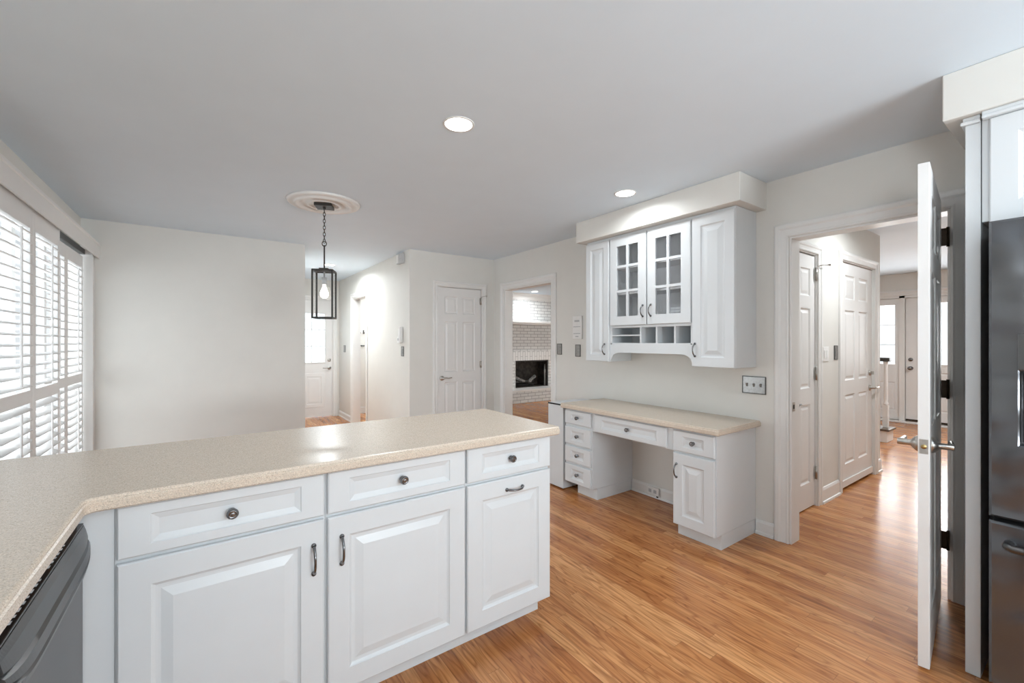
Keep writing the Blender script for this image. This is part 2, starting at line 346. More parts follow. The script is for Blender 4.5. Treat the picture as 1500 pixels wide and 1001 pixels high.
# casings and baseboards -------------------------------------------------
def casing(mb, axis, at, sgn, u0, u1, z1, w_=.085, t=.018, z0=0):
    """three sided casing on the face 'at' of a wall, proud by sgn*t, with a stepped profile"""
    P = (lambda a, u, z: (a, u, z)) if axis == 'x' else (lambda a, u, z: (u, a, z))
    prof = [(0.004, 0), (0.004, .009), (.012, .012), (.02, .010), (w_ * .55, .011), (w_ * .68, t), (w_ * .9, t), (w_, t * .75), (w_, 0)]
    lines = []
    for d, h in prof:
        a = at + sgn * (h + .0006)
        lines.append([P(a, u0 - d, z0), P(a, u0 - d, z1 + d), P(a, u1 + d, z1 + d), P(a, u1 + d, z0)])
    for k in range(len(lines) - 1):
        for i in range(3): mb.quad([lines[k][i], lines[k][i + 1], lines[k + 1][i + 1], lines[k + 1][i]])
    mb.quad([l[0] for l in lines]); mb.quad([l[3] for l in lines])
    return mb
def jamb(mb, axis, a0, a1, u0, u1, z1, t=.012):
    B = (lambda a, b, u, v, z, y: mb.box(a, u, z, b, v, y)) if axis == 'x' else (lambda a, b, u, v, z, y: mb.box(u, a, z, v, b, y))
    B(a0, a1, u0 + .0005, u0 + t, 0, z1 - .0005); B(a0, a1, u1 - t, u1 - .0005, 0, z1 - .0005); B(a0, a1, u0 + t, u1 - t, z1 - t, z1 - .0005)
    return mb
mb = casing(MB(), 'x', W, -1, .488, 1.233, 2.014, .09); jamb(mb, 'x', W, W + .12, .488, 1.233, 2.014, .010); casing(mb, 'x', W + .12, 1, .488, 1.233, 2.014, .09)
struct('trim_1', mb, 'trim', 'moulded casing around the doorway into the entry hall', 'door casing')
mb = casing(MB(), 'x', W, -1, 3.62, 4.54, 1.997, .085); jamb(mb, 'x', W, W + .12, 3.62, 4.54, 1.997, .010); casing(mb, 'x', W + .12, 1, 3.62, 4.54, 1.997, .08)
struct('trim_2', mb, 'trim', 'moulded casing around the family room doorway', 'door casing')
mb = casing(MB(), 'y', 4.793, -1, 2.296, 2.93, 2.012, .062); jamb(mb, 'y', 4.793, 4.913, 2.296, 2.93, 2.012, .006)
struct('trim_3', mb, 'trim', 'moulded casing around the closet door', 'door casing')
mb = casing(MB(), 'x', 1.939, -1, 6.47, 7.2, 2.03, .075); jamb(mb, 'x', 1.939, 2.059, 6.47, 7.2, 2.03)
struct('trim_4', mb, 'trim', 'casing around the bright laundry opening', 'door casing')
mb = casing(MB(), 'y', 8.08, -1, .99, 1.832, 2.06, .075); jamb(mb, 'y', 8.08, 8.2, .92, 1.832, 2.06, .006)
struct('trim_5', mb, 'trim', 'casing around the glazed side entry door', 'door casing')
mb = casing(MB(), 'y', 1.3925, -1, 3.40, 4.023, 2.03, .07); jamb(mb, 'y', 1.3925, 1.5125, 3.40, 4.023, 2.03, .004)
struct('trim_6', mb, 'trim', 'casing around the hall coat closet door', 'door casing')
mb = casing(MB(), 'y', 1.3925, -1, 4.56, 5.437, 2.05, .08); jamb(mb, 'y', 1.3925, 1.5125, 4.56, 5.437, 2.05, .004)
struct('trim_7', mb, 'trim', 'casing around the deadbolted hall door', 'door casing')

def base(mb, axis, at, sgn, u0, u1, h=.10):
    P = (lambda a, u, z: (a, u, z)) if axis == 'x' else (lambda a, u, z: (u, a, z))
    prof = [(.0005, .001), (.022, .001), (.020, .018), (.013, .022), (.013, h - .02), (.006, h - .004), (.0005, h)]
    mb.loops([[P(at + sgn * d, u, z) for d, z in prof] for u in (u0, u1)]); return mb
struct('baseboard_right', base(base(MB(), 'x', W, -1, 1.757, 2.504), 'x', W, -1, 1.325, 1.442), 'trim', 'white baseboard along the desk wall', 'baseboard')
struct('baseboard_closet', base(base(MB(), 'y', 4.793, -1, 1.94, 2.23), 'y', 4.793, -1, 2.995, W - .001), 'trim', 'white baseboard beside the closet door', 'baseboard')
struct('baseboard_hall', base(base(MB(), 'x', 1.939, -1, 7.29, 8.05), 'x', 1.939, -1, 4.80, 6.38), 'trim', 'white baseboard along the bright hall', 'baseboard')
struct('baseboard_foyer', base(base(MB(), 'y', 1.3925, -1, 4.10, 4.475, .13), 'y', 1.3925, -1, 5.52, 5.63, .13), 'trim', 'white baseboard between the two entry hall doors', 'baseboard')
struct('baseboard_back', base(MB(), 'y', 5.256, -1, L + .09, .897), 'trim', 'white baseboard under the blank wall', 'baseboard')

# ------------------------------------------------------------------ doors
RAISE = [(.003, .004), (.010, .009), (.020, .009), (.040, .003)]
def six_panel(name, w_, h_, t, parent, m='door', rows=(.20, .83, .96, 1.60, 1.70, 1.92)):
    k = h_ / 2.03; st = w_ * .148; mid = w_ * .12
    xs = [st, (w_ - mid) / 2, (w_ + mid) / 2, w_ - st]; zs = [z * k for z in rows]
    cells = {(i, j): RAISE for i in (1, 3) for j in (1, 3, 5)}
    return MB().slab(w_, h_, t, xs, zs, cells, both=True).build(name, m, parent)
def lever(parent, x, z, y, dirx, m='nickel', side=-1, k=1.0):
    mb = MB(); s = side
    mb.lathe([(.0, .0), (.030 * k, .0), (.030 * k, .006), (.022 * k, .010), (.012 * k, .012), (.010 * k, .045), (.0, .046)], (0, 0, 0), 'y')
    mb.tube([(0, -.042, 0), (dirx * .03, -.048, .003), (dirx * .07, -.047, -.002), (dirx * .115, -.044, .004)], [.009, .009, .008, .006], 10)
    if s > 0: mb.v = [(a, -b, c) for a, b, c in mb.v]
    o = mb.build('door_handle', m, parent, (x, y, z)); return o
def hinge(parent, x, z, y, h=.09, m='nickel'):
    mb = MB().box(-.018, -.003, -h / 2, .018, .0, h / 2); mb.lathe([(0, -h / 2 - .004), (.006, -h / 2 - .004), (.006, h / 2 + .004), (0, h / 2 + .004)], (0, -.007, 0), n=10)
    return mb.build('hinge', m, parent, (x, y, z))
def doorstop(parent, x, z, y, ln=.06, dirx=1):
    return MB().tube([(0, 0, 0), (dirx * .02, -.03, .01), (dirx * (.02 + ln), -.055, .014)], .0045, 8).lathe([(0, -.008), (.009, -.008), (.009, .006), (0, .007)], (dirx * (.02 + ln), -.055, .014), 'x', 10).build('hinge_stop', 'nickel', parent, (x, y, z))

# closet door facing the viewer
d = thing('door_2', 'closed white six panel closet door beside the family room doorway', 'door', (2.305, 4.802, .012), kind='structure')
six_panel('door_leaf', .616, 1.988, .035, d)
lever(d, .055, .865, -.001, 1)
for z in (1.84, 1.02, .2): hinge(d, .613, z, -.001, .085)
doorstop(d, .615, 1.895, -.004, .03, 1)
# hall side door A and B (face -y)
d = thing('door_4', 'white six panel coat closet door seen through the hall doorway', 'door', (3.406, 1.408, .008), kind='structure')
six_panel('door_leaf', .611, 2.012, .035, d)
MB().lathe([(0, 0), (.022, 0), (.022, .005), (.008, .008), (.008, .035), (.018, .04), (.018, .052), (0, .054)], (0, 0, 0), 'y').tube([(0, -.045, 0), (.05, -.05, .004)], .006).build('door_handle', 'pewter', d, (.17, -.0005, .845))
for z in (1.865, 1.064, .262): hinge(d, .610, z, -.006, .10, 'pewter' if False else 'nickel')
doorstop(d, .622, 1.93, -.018, .07, 1)
d = thing('door_5', 'white six panel hall door with lever, deadbolt and sweep strip', 'door', (4.566, 1.408, .02), kind='structure')
six_panel('door_leaf', .865, 2.022, .04, d)
lever(d, .795, .852, -.0005, 1)
MB().lathe([(0, 0), (.028, 0), (.028, .008), (.02, .014), (0, .015)], axis='y').box(-.006, -.035, -.016, .006, -.012, .016).build('deadbolt', 'nickel', d, (.795, -.0005, 1.0))
for z in (1.86, 1.05, .25): hinge(d, .004, z, -.006, .10)
MB().box(.004, -.012, .004, .861, -.0005, .065).build('door_sweep', 'trim', d, bevel=.003)

# open kitchen door
ang = math.atan2(.516 - .428, 3.085 - 2.362)
dd = thing('door_1', 'white panelled kitchen door standing open beside the refrigerator, edge on', 'door', (2.362, .428, .012), ang, kind='structure')
LW = .722
six_panel('door_leaf', LW, 2.04, .035, dd)
MB().box(-.0012, .0045, -.029, 0, .0305, .029).build('latch_plate', 'nickel', dd, (0, 0, .893))
MB().lathe([(0, 0), (.009, 0), (.009, .004), (0, .005)], n=14).build('latch_bolt', 'brass', dd, (-.0013, .0175, .893)).rotation_euler = (0, -PI / 2, 0)
for s, y in ((-1, -.0004), (1, .0354)):
    mb = MB().lathe([(0, 0), (.033, 0), (.033, .004), (.030, .010), (.020, .020), (.0125, .026), (.0125, .066), (.0115, .068), (0, .068)], (0, 0, 0), 'y')
    mb.tube([(0, -.056, 0), (.03, -.058, .001), (.06, -.057, .0), (.1, -.053, .003)], [.0115, .011, .010, .008], 12)
    if s > 0: mb.v = [(a, -b, c) for a, b, c in mb.v]
    mb.build('door_handle', 'nickel', dd, (.062, y, .893))
for z in (1.854, 1.074, .30):
    mb = MB().box(LW + .0004, -.02, -.045, LW + .003, .034, .045).box(LW + .003, -.026, -.045, LW + .034, -.023, .045)
    mb.lathe([(0, -.05), (.0065, -.05), (.0065, .05), (0, .05)], (LW + .006, -.024, 0), n=10)
    mb.build('hinge', 'bronze', dd, (0, 0, z))

# hall exterior door (glazed upper half)
d = thing('door_3', 'white side entry door with nine lite window at hall end', 'door', (.93, 8.10, .015), kind='structure')
w_, h_ = .896, 2.035
gx = [.115, .335, .555, .775]; gz = [.15, .78, .95, 1.235, 1.52, 1.805]
gx2 = [.115, .328, .342, .548, .562, .775]; gz2 = [.15, .78, .95, 1.228, 1.242, 1.513, 1.527, 1.805]
cells = {(i, j): 'hole' for i in (1, 3, 5) for j in (3, 5, 7)}
MB().slab(w_, h_, .045, gx2, gz2, cells).build('door_leaf', 'door', d)
MB().slab(.66, .60, .006, [.06, .30, .36, .60], [.06, .54], {(1, 1): RAISE, (3, 1): RAISE}, c=.004).build('raised_panel', 'door', d, (.115, -.0065, .16))
mb = MB(); 
for x in (.10, .775): mb.box(x, -.012, .935, x + .015, -.0005, 1.82)
mb.box(.115, -.012, .935, .775, -.0005, .95).box(.115, -.012, 1.805, .775, -.0005, 1.82)
mb.build('glazing_bead', 'trim', d, bevel=.003)
MB().box(.115, .02, .95, .775, .024, 1.805).build('pane', 'glass', d)
crt = MB(); n = 90
for k in range(n):
    x0, x1 = .10 + .69 * k / n, .10 + .69 * (k + 1) / n; f = lambda x: .062 + .007 * math.sin(x * 95) + .003 * math.sin(x * 41)
    crt.quad([(x0, f(x0), .93), (x1, f(x1), .93), (x1, f(x1), 1.83), (x0, f(x0), 1.83)], True)
crt.build('sheer_curtain', 'sheer', d, weld=1e-4)
lever(d, .845, .845, -.0005, -1)
MB().lathe([(0, 0), (.028, 0), (.028, .008), (.02, .014), (0, .015)], axis='y').build('deadbolt', 'nickel', d, (.845, -.0005, .985))

# ------------------------------------------------------------------ front door group in the foyer
mb = MB().box(9.30, 2.39, 0, 9.42, 2.44, 2.08).box(9.30, 1.985, 0, 9.42, 2.055, 2.08).box(9.30, .98, 0, 9.42, 1.05, 2.08).box(9.30, .58, 0, 9.42, .63, 2.08).box(9.30, .58, 2.045, 9.42, 2.44, 2.08)
for y in (2.375, 2.045, 1.965, 1.04, .965, .625): mb.box(9.383, y, .0, 9.42, y + .025, 2.06)
mb.box(9.383, .60, 2.02, 9.42, 2.42, 2.046).box(9.383, .60, .0, 9.42, 2.42, .05)
casing(mb, 'x', 9.3, -1, .58, 2.44, 2.08, .09)
struct('trim_8', mb, 'trim', 'white frame around the front entry and its sidelight', 'door casing')
struct('trim_9', MB().box(9.22, .58, .001, 9.2995, 2.44, .03), 'trim', 'pale threshold strip below the front entry', 'threshold', bevel=.005)
d = thing('door_6', 'white front entry door with glazed upper half in the foyer', 'door', (9.335, 1.98, .035), -PI / 2, kind='structure')
MB().slab(.925, 2.005, .045, [.165, .76], [.18, .80, .93, 1.90], {(1, 1): RAISE, (1, 3): 'hole'}).build('door_leaf', 'door', d)
MB().box(.165, .018, .93, .76, .022, 1.90).build('pane', 'glass', d)
MB().box(.145, -.01, .905, .78, -.0005, .93).box(.145, -.01, 1.90, .78, -.0005, 1.925).box(.145, -.01, .93, .165, -.0005, 1.9).box(.76, -.01, .93, .78, -.0005, 1.9).build('glazing_bead', 'trim', d, bevel=.003)
MB().lathe([(0, 0), (.032, 0), (.032, .008), (.014, .012), (.012, .04), (.028, .046), (.03, .06), (.02, .072), (0, .074)], axis='y').build('door_knob', 'pewter', d, (.062, -.0005, .86))
MB().lathe([(0, 0), (.03, 0), (.03, .012), (.02, .022), (0, .024)], axis='y').build('deadbolt', 'pewter', d, (.062, -.0005, 1.0))
MB().box(.005, -.008, .004, .92, -.0005, .03).build('door_sweep', 'bronze', d)
for i, (y1, nm) in enumerate(((2.385, 'narrow six lite sidelight beside the front door, stair newel before it'), (.975, 'narrow sidelight on the hinge side of the front door'))):
    d = thing('window_%d' % (2 + i), nm, 'window', (9.335, y1, .035), -PI / 2, kind='structure')
    hz = [.15, .62, .92, 1.237, 1.249, 1.563, 1.575, 1.90]
    MB().slab(.325, 2.005, .045, [.05, .272], hz, {(1, 1): RAISE, (1, 3): 'hole', (1, 5): 'hole', (1, 7): 'hole'}).build('window_frame', 'door', d)
    MB().box(.05, .018, .92, .272, .022, 1.90).build('pane', 'glass', d)
# stair foot
d = thing('staircase_newel', 'white newel post with dark cap on lowest stair in foyer', 'newel post', (7.42, 1.775, 0))
MB().box(-.16, -.05, .001, .12, .35, .150).build('stair_riser', 'trim', d, bevel=.004)
MB().box(-.19, -.08, .1505, .12, .35, .180).build('tread', 'tread', d, bevel=.008)
mb = MB()
for yy in (.0, .09):
    mb.box(-.028, yy - .028, .181, .028, yy + .028, .48); mb.lathe([(.028, .48), (.03, .50), (.018, .53), (.024, .56), (.02, 1.0), (.026, 1.045), (.026, 1.062)], (0, yy, 0), n=14)
mb.build('newel_shaft', 'trim', d)
MB().box(-.05, -.05, 1.063, .05, .25, 1.115).build('handrail_cap', 'iron', d, bevel=.01)

# ------------------------------------------------------------------ patio door, shutters, valance
d = thing('window_1', 'wide white framed sliding patio door behind the louvered shutters', 'window', (0, 0, 0), kind='structure')
mb = MB()
xg = L - .13
mb.box(xg - .03, 3.005, .0, xg + .03, 3.045, 2.16).box(xg - .03, 5.145, .0, xg + .03, 5.185, 2.16).box(xg - .03, 3.045, 2.12, xg + .03, 5.145, 2.16).box(xg - .03, 3.045, .001, xg + .03, 5.145, .06)
mb.box(xg - .02, 4.06, .06, xg + .02, 4.13, 2.12)
mb.build('window_frame', 'trim', d)
MB().box(xg - .003, 3.045, .06, xg + .001, 4.06, 2.12).build('pane', 'glass', d)
MB().box(xg - .003, 4.13, .06, xg + .001, 5.145, 2.12).build('pane', 'glass', d)

def added_window(n, label, loc, rz, wd, ht):  # unseen windows added as a way in for the fill lamps
    t = thing('window_%d' % n, label, 'window', loc, rz, kind='structure')
    MB().slab(wd, ht, .06, [.05, wd / 2 - .02, wd / 2 + .02, wd - .05], [.05, ht - .05], {(1, 1): 'hole', (3, 1): 'hole'}).build('window_frame', 'trim', t)
    MB().box(.05, .03, .05, wd - .05, .034, ht - .05).build('pane', 'glass', t)
added_window(4, 'added wide two part window in the unseen wall behind the kitchen', (2.498, -2.91, .952), PI, 2.196, 1.196)
added_window(5, 'added white window above the unseen sink run', (L - .05, -1.748, 1.052), PI / 2, 1.246, 1.096)
def shutter(y0, wd, xc, label, H=2.09):
    t = thing('louvered_shutter', label, 'shutter', (xc, y0, .02), PI / 2, 'louvered shutters over the patio door')
    # local: x along +Y of the room, -y towards the room
    mb = MB(); st = .048; th = .028; y_ = -th / 2
    zb0, zm0, zm1, zt = .11, .965, 1.037, 1.945
    mb.box(0, y_, 0, st, -y_, H).box(wd - st, y_, 0, wd, -y_, H).box(st, y_, 0, wd - st, -y_, zb0).box(st, y_, zm0, wd - st, -y_, zm1).box(st, y_, zt, wd - st, -y_, H)
    mb.build('shutter_frame', 'shut', t, bevel=.002)
    for (a, b, nm) in ((zb0, zm0, 'lower'), (zm1, zt, 'upper')):
        n = round((b - a) / .058); p = (b - a) / n; lv = MB()
        for k in range(n):
            zc = a + (k + .5) * p; prof = []
            tl = math.radians(14 if nm == 'upper' else 20)
            for q in range(10):
                an = 2 * PI * q / 10; u = .0285 * math.cos(an); v = .0052 * math.sin(an)
                prof.append((u * math.cos(tl) - v * math.sin(tl), zc + u * math.sin(tl) + v * math.cos(tl)))
            lv.loops([[(x, yy, zz) for yy, zz in prof] for x in (st + .002, wd - st - .002)], smooth=True)
        lv.build('louvers', 'shut', t)
        MB().box(wd / 2 - .006, -.0385, a + .035, wd / 2 + .006, -.030, b - .035).build('tilt_rod', 'shut', t, bevel=.002)
    return t
shutter(3.020, .544, -.818, 'white louvered shutter panel first along from the kitchen counter')
shutter(3.566, .544, -.818, 'white louvered shutter panel whose far edge covers the dark track')
shutter(4.083, .543, -.886, 'white louvered shutter panel mostly hidden behind the overlapping one', 2.045)
shutter(4.628, .543, -.886, 'white louvered shutter panel beside the blank wall, under dark track', 2.045)
mb = MB().box(L + .0005, 2.95, .001, L + .088, 2.998, 2.164).box(L + .0005, 5.192, .001, L + .088, 5.2555, 2.164)
struct('trim_10', mb, 'trim', 'deep white side frame of the shutter opening', 'trim', bevel=.003)
t = thing('sliding_track', 'dark sliding track under the shutter valance', 'track', (0, 0, 0))
MB().box(-.912, 3.02, 2.085, -.862, 5.185, 2.13).build('rail', 'rim', t)
mb = MB(); prof = [(L + .0007, 2.195), (L + .130, 2.195), (L + .130, 2.178), (L + .124, 2.172), (L + .124, 2.066), (L + .116, 2.066), (L + .116, 2.182), (L + .0007, 2.182)]
mb.prism(prof, 'y', 2.85, 5.2552)
v = mb.build('valance', 'trim'); tag(v, 'long white box valance above the patio shutters', 'valance')
h = MB().tube([(0, 0, 0), (.025, 0, 0), (.03, 0, .012), (.028, 0, .02)], .003, 8).build('wall_hook', 'greyp', None, (L + .0005, 3.93, 2.265)); tag(h, 'tiny screw hook in the wall above the valance', 'hook')

# ------------------------------------------------------------------ cabinet builders (local: x right, -y front, z up; origin at the unit's lower corner on the floor)
CAB = [(.003, .004), (.010, .0085), (.016, .009), (.022, .009), (.048, .0025), (.050, .002)]
DRW = [(.003, .0035), (.006, .0045), (.020, .0095)]
def pull(parent, x, z, horiz=False, ln=.096, y=-.0005, m='pewter'):
    mb = MB(); pts = []; R = []
    for k in range(15):
        s = -1 + 2 * k / 14; pts.append((0, -.004 - .026 * (1 - abs(s) ** 2.6), s * ln / 2)); R.append(.0048 + .0012 * abs(s) ** 4 - .0006 * (1 - abs(s)))
    mb.tube(pts, R, 10)
    for s in (-1, 1):
        mb.lathe([(0, 0), (.0085, 0), (.0085, .004), (.006, .008), (0, .009)], (0, 0, s * ln / 2), 'y', 12)
    if horiz: mb.v = [(c, b, a) for a, b, c in mb.v]
    return mb.build('handle', m, parent, (x, y, z))
def knob(parent, x, z, y=-.0005, m='pewter', k=1.0):
    return MB().lathe([(0, 0), (.012 * k, 0), (.012 * k, .003), (.007 * k, .006), (.006 * k, .014), (.010 * k, .017), (.0165 * k, .020), (.0165 * k, .024), (.0135 * k, .027), (.0135 * k, .029), (.010 * k, .031), (.0095 * k, .030), (.006 * k, .0305), (0, .032)], axis='y', n=24).build('knob', m, parent, (x, y, z))
def cab_door(parent, x0, z0, w_, h_, y=-.019, fr=.073, t=.018, name='door', prof=CAB, m='cab'):
    o = MB().slab(w_, h_, t, [fr, w_ - fr], [fr, h_ - fr], {(1, 1): prof}, c=.004).build(name, m, parent, (x0, y, z0)); return o
def drawer(parent, x0, z0, w_, h_, y=-.019, fr=.072, fz=.030, t=.018, kn=True, k=1.0):
    o = MB().slab(w_, h_, t, [fr, w_ - fr], [fz, h_ - fz], {(1, 1): DRW}, c=.004).build('drawer', 'cab', parent, (x0, y, z0))
    if kn: knob(o, w_ / 2, h_ / 2, DRW[-1][1] - .0004, k=k)
    return o

# ------------------------------------------------------------------ peninsula base cabinets (front at y = 1.615)
FY = 1.615; PD = .60
def base_unit(name, label, x0, x1, dl, dr, handle, right_end=False):
    t = thing(name, label, 'cabinet', (x0, FY, 0), group=None); wd = x1 - x0
    MB().box(0, 0, .085, wd, PD, .8735).build('cabinet_body', 'cab', t, bevel=.0015)
    MB().box(.0, .045, .001, wd - (.03 if right_end else 0), PD, .0845).build('toe_kick', 'cab', t)
    dz0, dz1 = .083, .7095
    o = cab_door(t, dl - x0, dz0, dr - dl, dz1 - dz0)
    drawer(t, dl - x0, .7225, dr - dl, .1465)
    if handle == 'l': pull(o, .046, .588 - dz0)
    elif handle == 'r': pull(o, dr - dl - .034, .580 - dz0)
    else: pull(o, (dr - dl) / 2 + .015, .658 - dz0, True, .088)
    return t
t = base_unit('base_cabinet', 'white peninsula base cabinet closest to the dishwasher, drawer over one door', -.209, .3395, -.203, .3335, 'r')
MB().box(-.061, -.001, .001, -.0005, .018, .8735).box(-.075, .0, .001, -.0612, .018, .8735).build('filler_strip', 'cab', t)
MB().tube([(0, 0, 0), (.02, -.008, .006), (.04, 0, 0)], .005, 8).build('counter_bracket', 'iron', t, (.27, -.004, .862))
base_unit('base_cabinet', 'middle one of three white peninsula cabinets, its vertical pull facing the neighbouring pull', .3400, .8995, .346, .8935, 'l')
base_unit('base_cabinet', 'white narrow peninsula end cabinet with horizontal pull on its door', .9000, 1.3685, .905, 1.3665, 'h', True)

# L shaped worktop
def rounded(poly, radii, n=5):
    out = []; m = len(poly)
    for i, p in enumerate(poly):
        r = radii[i]
        if r <= 0: out.append(p); continue
        P = Vector(p); A = (Vector(poly[i - 1]) - P).normalized(); B = (Vector(poly[(i + 1) % m]) - P).normalized()
        for k in range(n + 1):
            a = P + A * r; b = P + B * r; s = k / n
            q = a * (1 - s) ** 2 + P * 2 * s * (1 - s) + b * s * s; out.append((q.x, q.y))
    return out
def offset(poly, d):
    m = len(poly); out = []
    for i in range(m):
        p0, p1, p2 = Vector(poly[i - 1]), Vector(poly[i]), Vector(poly[(i + 1) % m])
        n1 = (p1 - p0); n1 = Vector((n1.y, -n1.x)).normalized(); n2 = (p2 - p1); n2 = Vector((n2.y, -n2.x)).normalized()
        b = (n1 + n2); k = 1 + n1.dot(n2); q = p1 + b / max(k, .2) * d; out.append((q.x, q.y))
    return out
def worktop(name, poly, radii, z0, z1, label, cat='countertop'):
    P = rounded(poly, radii); h = z1 - z0
    prof = [(-.006, z0), (0, z0 + .005), (0, z1 - .0135), (-.0035, z1 - .0105), (-.0035, z1 - .0065), (-.0055, z1 - .002), (-.009, z1)]
    mb = MB().loops([[(x, y, z) for x, y in offset(P, d)] for d, z in prof])
    o = mb.build(name, 'counter', weld=1e-6); return tag(o, label, cat)
worktop('countertop', [(-.8985, -.62), (-.258, -.62), (-.258, 1.57), (1.414, 1.57), (1.414, 2.271), (-.8985, 2.271)], [0, 0, .03, .018, .018, 0], .8745, .914, 'L shaped speckled beige countertop over the peninsula cabinets')

# dishwasher in the short run, facing +x
t = thing('dishwasher', 'dark slate dishwasher with black control strip under the beige counter corner', 'dishwasher', (-.272, 1.0165, 0), PI / 2)
MB().box(.002, .03, .10, .596, .56, .862).build('dishwasher_tub', 'black', t)
mb = MB(); pr = [(.028, .105), (.004, .105), (.0, .112), (.0, .799), (.028, .799)]
mb.prism(pr, 'x', .003, .595); mb.build('door', 'dw', t, bevel=.002)
LP = []
for k in range(41):
    q = -math.cos(PI * k / 40); x = .003 + .592 * (q + 1) / 2; b = max(0, 1 - abs(q) ** 7)
    pf = [(.027, .8345), (-.002, .8345), (-.006 - .004 * b, .822), (-.010 - .008 * b, .803 - .010 * b), (-.003 - .008 * b, .799 - .012 * b), (-.011 - .010 * b, .793 - .012 * b), (-.014 - .011 * b, .785 - .022 * b), (-.008 - .010 * b, .782 - .024 * b), (-.014 - .011 * b, .778 - .026 * b), (-.014 - .008 * b, .773 - .034 * b), (-.0005, .769 - .034 * b), (-.0005, .7995), (.027, .7995)]
    LP.append([(x, y, z) for y, z in pf])
MB().loops(LP).build('handle_panel', 'dw', t)
cp = MB().box(.003, -.0015, .835, .595, .06, .8405).build('control_panel', 'black', t, bevel=.0015)
x = .09
for k in range(14):
    wd = (.014, .010, .017)[k % 3]
    MB().box(x, .005, .8406, x + wd * .8, .009, .8412).build('control_marking', 'white_mark', cp); x += wd + (.05 if k == 7 else .010)
MB().box(.003, .028, .004, .595, .08, .098).build('toe_panel', 'black', t)
# short run cabinet beyond the dishwasher
t = thing('base_cabinet', 'white sink run base cabinet past the dishwasher, two plain doors', 'cabinet', (-.292, -.60, 0), PI / 2)
MB().box(0, 0, .085, 1.58, .58, .8735).build('cabinet_body', 'cab', t); MB().box(0, .05, .001, 1.58, .58, .0845).build('toe_kick', 'cab', t)
for k in range(2):
    o = cab_door(t, .01 + k * .785, .083, .775, .785); pull(o, .73 if k == 0 else .045, .62)

# ------------------------------------------------------------------ desk run on the x = W wall (facing -x)
def on_wall(name, label, cat, xf, y_left, z=0): return thing(name, label, cat, (xf, y_left, z), -PI / 2)
XF = 2.608; DDp = W - XF - .001
t = on_wall('drawer_cabinet', 'white four drawer desk pedestal beside the narrow white end cabinet', 'cabinet', XF, 2.833)
MB().box(0, 0, .096, .324, DDp, .7425).build('cabinet_body', 'cab', t, bevel=.0015)
MB().box(.095, .055, .001, .324, DDp, .0955).build('toe_kick', 'cab', t)
for a, b in ((.613, .7285), (.4365, .5875), (.279, .4165), (.101, .259)): drawer(t, .006, a, .308, b - a, fr=.075, fz=.034, k=.95)
t = on_wall('drawer_cabinet', 'white desk pedestal with one drawer above a raised panel door', 'cabinet', XF, 1.752)
MB().box(0, 0, .096, .305, DDp, .7425).build('cabinet_body', 'cab', t, bevel=.0015)
MB().box(.0, .055, .001, .305, DDp, .0955).build('toe_kick', 'cab', t)
drawer(t, .008, .5915, .291, .137, fr=.07, fz=.034, k=.95)
o = cab_door(t, .008, .094, .291, .481, fr=.068); pull(o, .028, .365, ln=.09)
t = on_wall('pencil_drawer_unit', 'wide shallow white desk drawer spanning the knee space', 'drawer', XF, 2.508)
MB().box(0.0005, 0, .585, .755, .5, .7425).build('drawer_box', 'cab', t)
drawer(t, .036, .5915, .675, .139, fr=.078, fz=.034, k=.95)
worktop('desk_worktop', [(2.562, 1.412), (W - .001, 1.412), (W - .001, 2.857), (2.562, 2.857)], [.02, 0, 0, .006], .7435, .784, 'speckled beige desk top below the wall cabinets', 'desktop')
t = on_wall('end_cabinet', 'narrow plain white cabinet with thin dark top edging at the desk end', 'cabinet', 2.60, 3.066)
MB().box(0, 0, .012, .204, .43, .752).build('cabinet_body', 'cab', t, bevel=.002)
MB().box(0, -.002, .7525, .204, .43, .758).box(0, -.002, .758, .005, .43, .765).box(0.005, -.002, .758, .204, .003, .765).build('edging', 'black', t)
MB().box(.0055, .0035, .7585, .204, .43, .7665).build('lid', 'cab', t)

# wall cabinets
XU = 2.839; UD = W - XU - .001
t = on_wall('wall_cabinet', 'white narrow wall cabinet above the four drawer pedestal', 'cabinet', XU, 2.800)
MB().box(0, 0, 1.157, .2785, UD, 2.2275).build('cabinet_body', 'cab', t, bevel=.0015)
o = cab_door(t, .003, 1.157, .2705, 1.049, fr=.058); pull(o, .226, .107, ln=.088)
t = on_wall('wall_cabinet', 'white wall cabinet with tall raised panel door, exposed side towards the hall', 'cabinet', XU, 1.7495)
MB().box(0, 0, 1.152, .3065, UD, 2.2275).build('cabinet_body', 'cab', t, bevel=.0015)
o = cab_door(t, .001, 1.152, .3045, 1.056, fr=.066); pull(o, .026, .118, ln=.088)
t = on_wall('glass_cabinet', 'white wall cabinet with two six pane glass doors over cubbyholes', 'cabinet', XU, 2.5205)
wd = .7705
mb = MB().box(0, 0, 1.315, .018, UD, 2.2275).box(wd - .018, 0, 1.315, wd, UD, 2.2275).box(.018, 0, 2.2, wd - .018, UD, 2.2275).box(.018, 0, 1.444, wd - .018, UD, 1.462).box(.018, 0, 1.306, wd - .018, UD, 1.318)
mb.box(.018, 0, 1.462, .036, .018, 2.2).box(wd - .036, 0, 1.462, wd - .018, .018, 2.2)
mb.build('cabinet_body', 'cab', t, bevel=.001)
MB().box(.0185, UD - .008, 1.3185, wd - .0185, UD - .001, 2.1995).build('back_panel', 'cabin', t)
for z in (1.735, 1.955): MB().box(.0185, .04, z - .008, wd - .0185, UD - .009, z + .008).build('shelf', 'cabin', t)
for y in (2.207, 2.057, 1.897): MB().box(2.5205 - y - .007, .002, 1.3185, 2.5205 - y + .007, UD - .009, 1.4435).build('divider', 'cab', t)
MB().box(.0185, .002, 1.376, 2.5205 - 2.2145, UD - .009, 1.386).build('letter_shelf', 'cab', t)
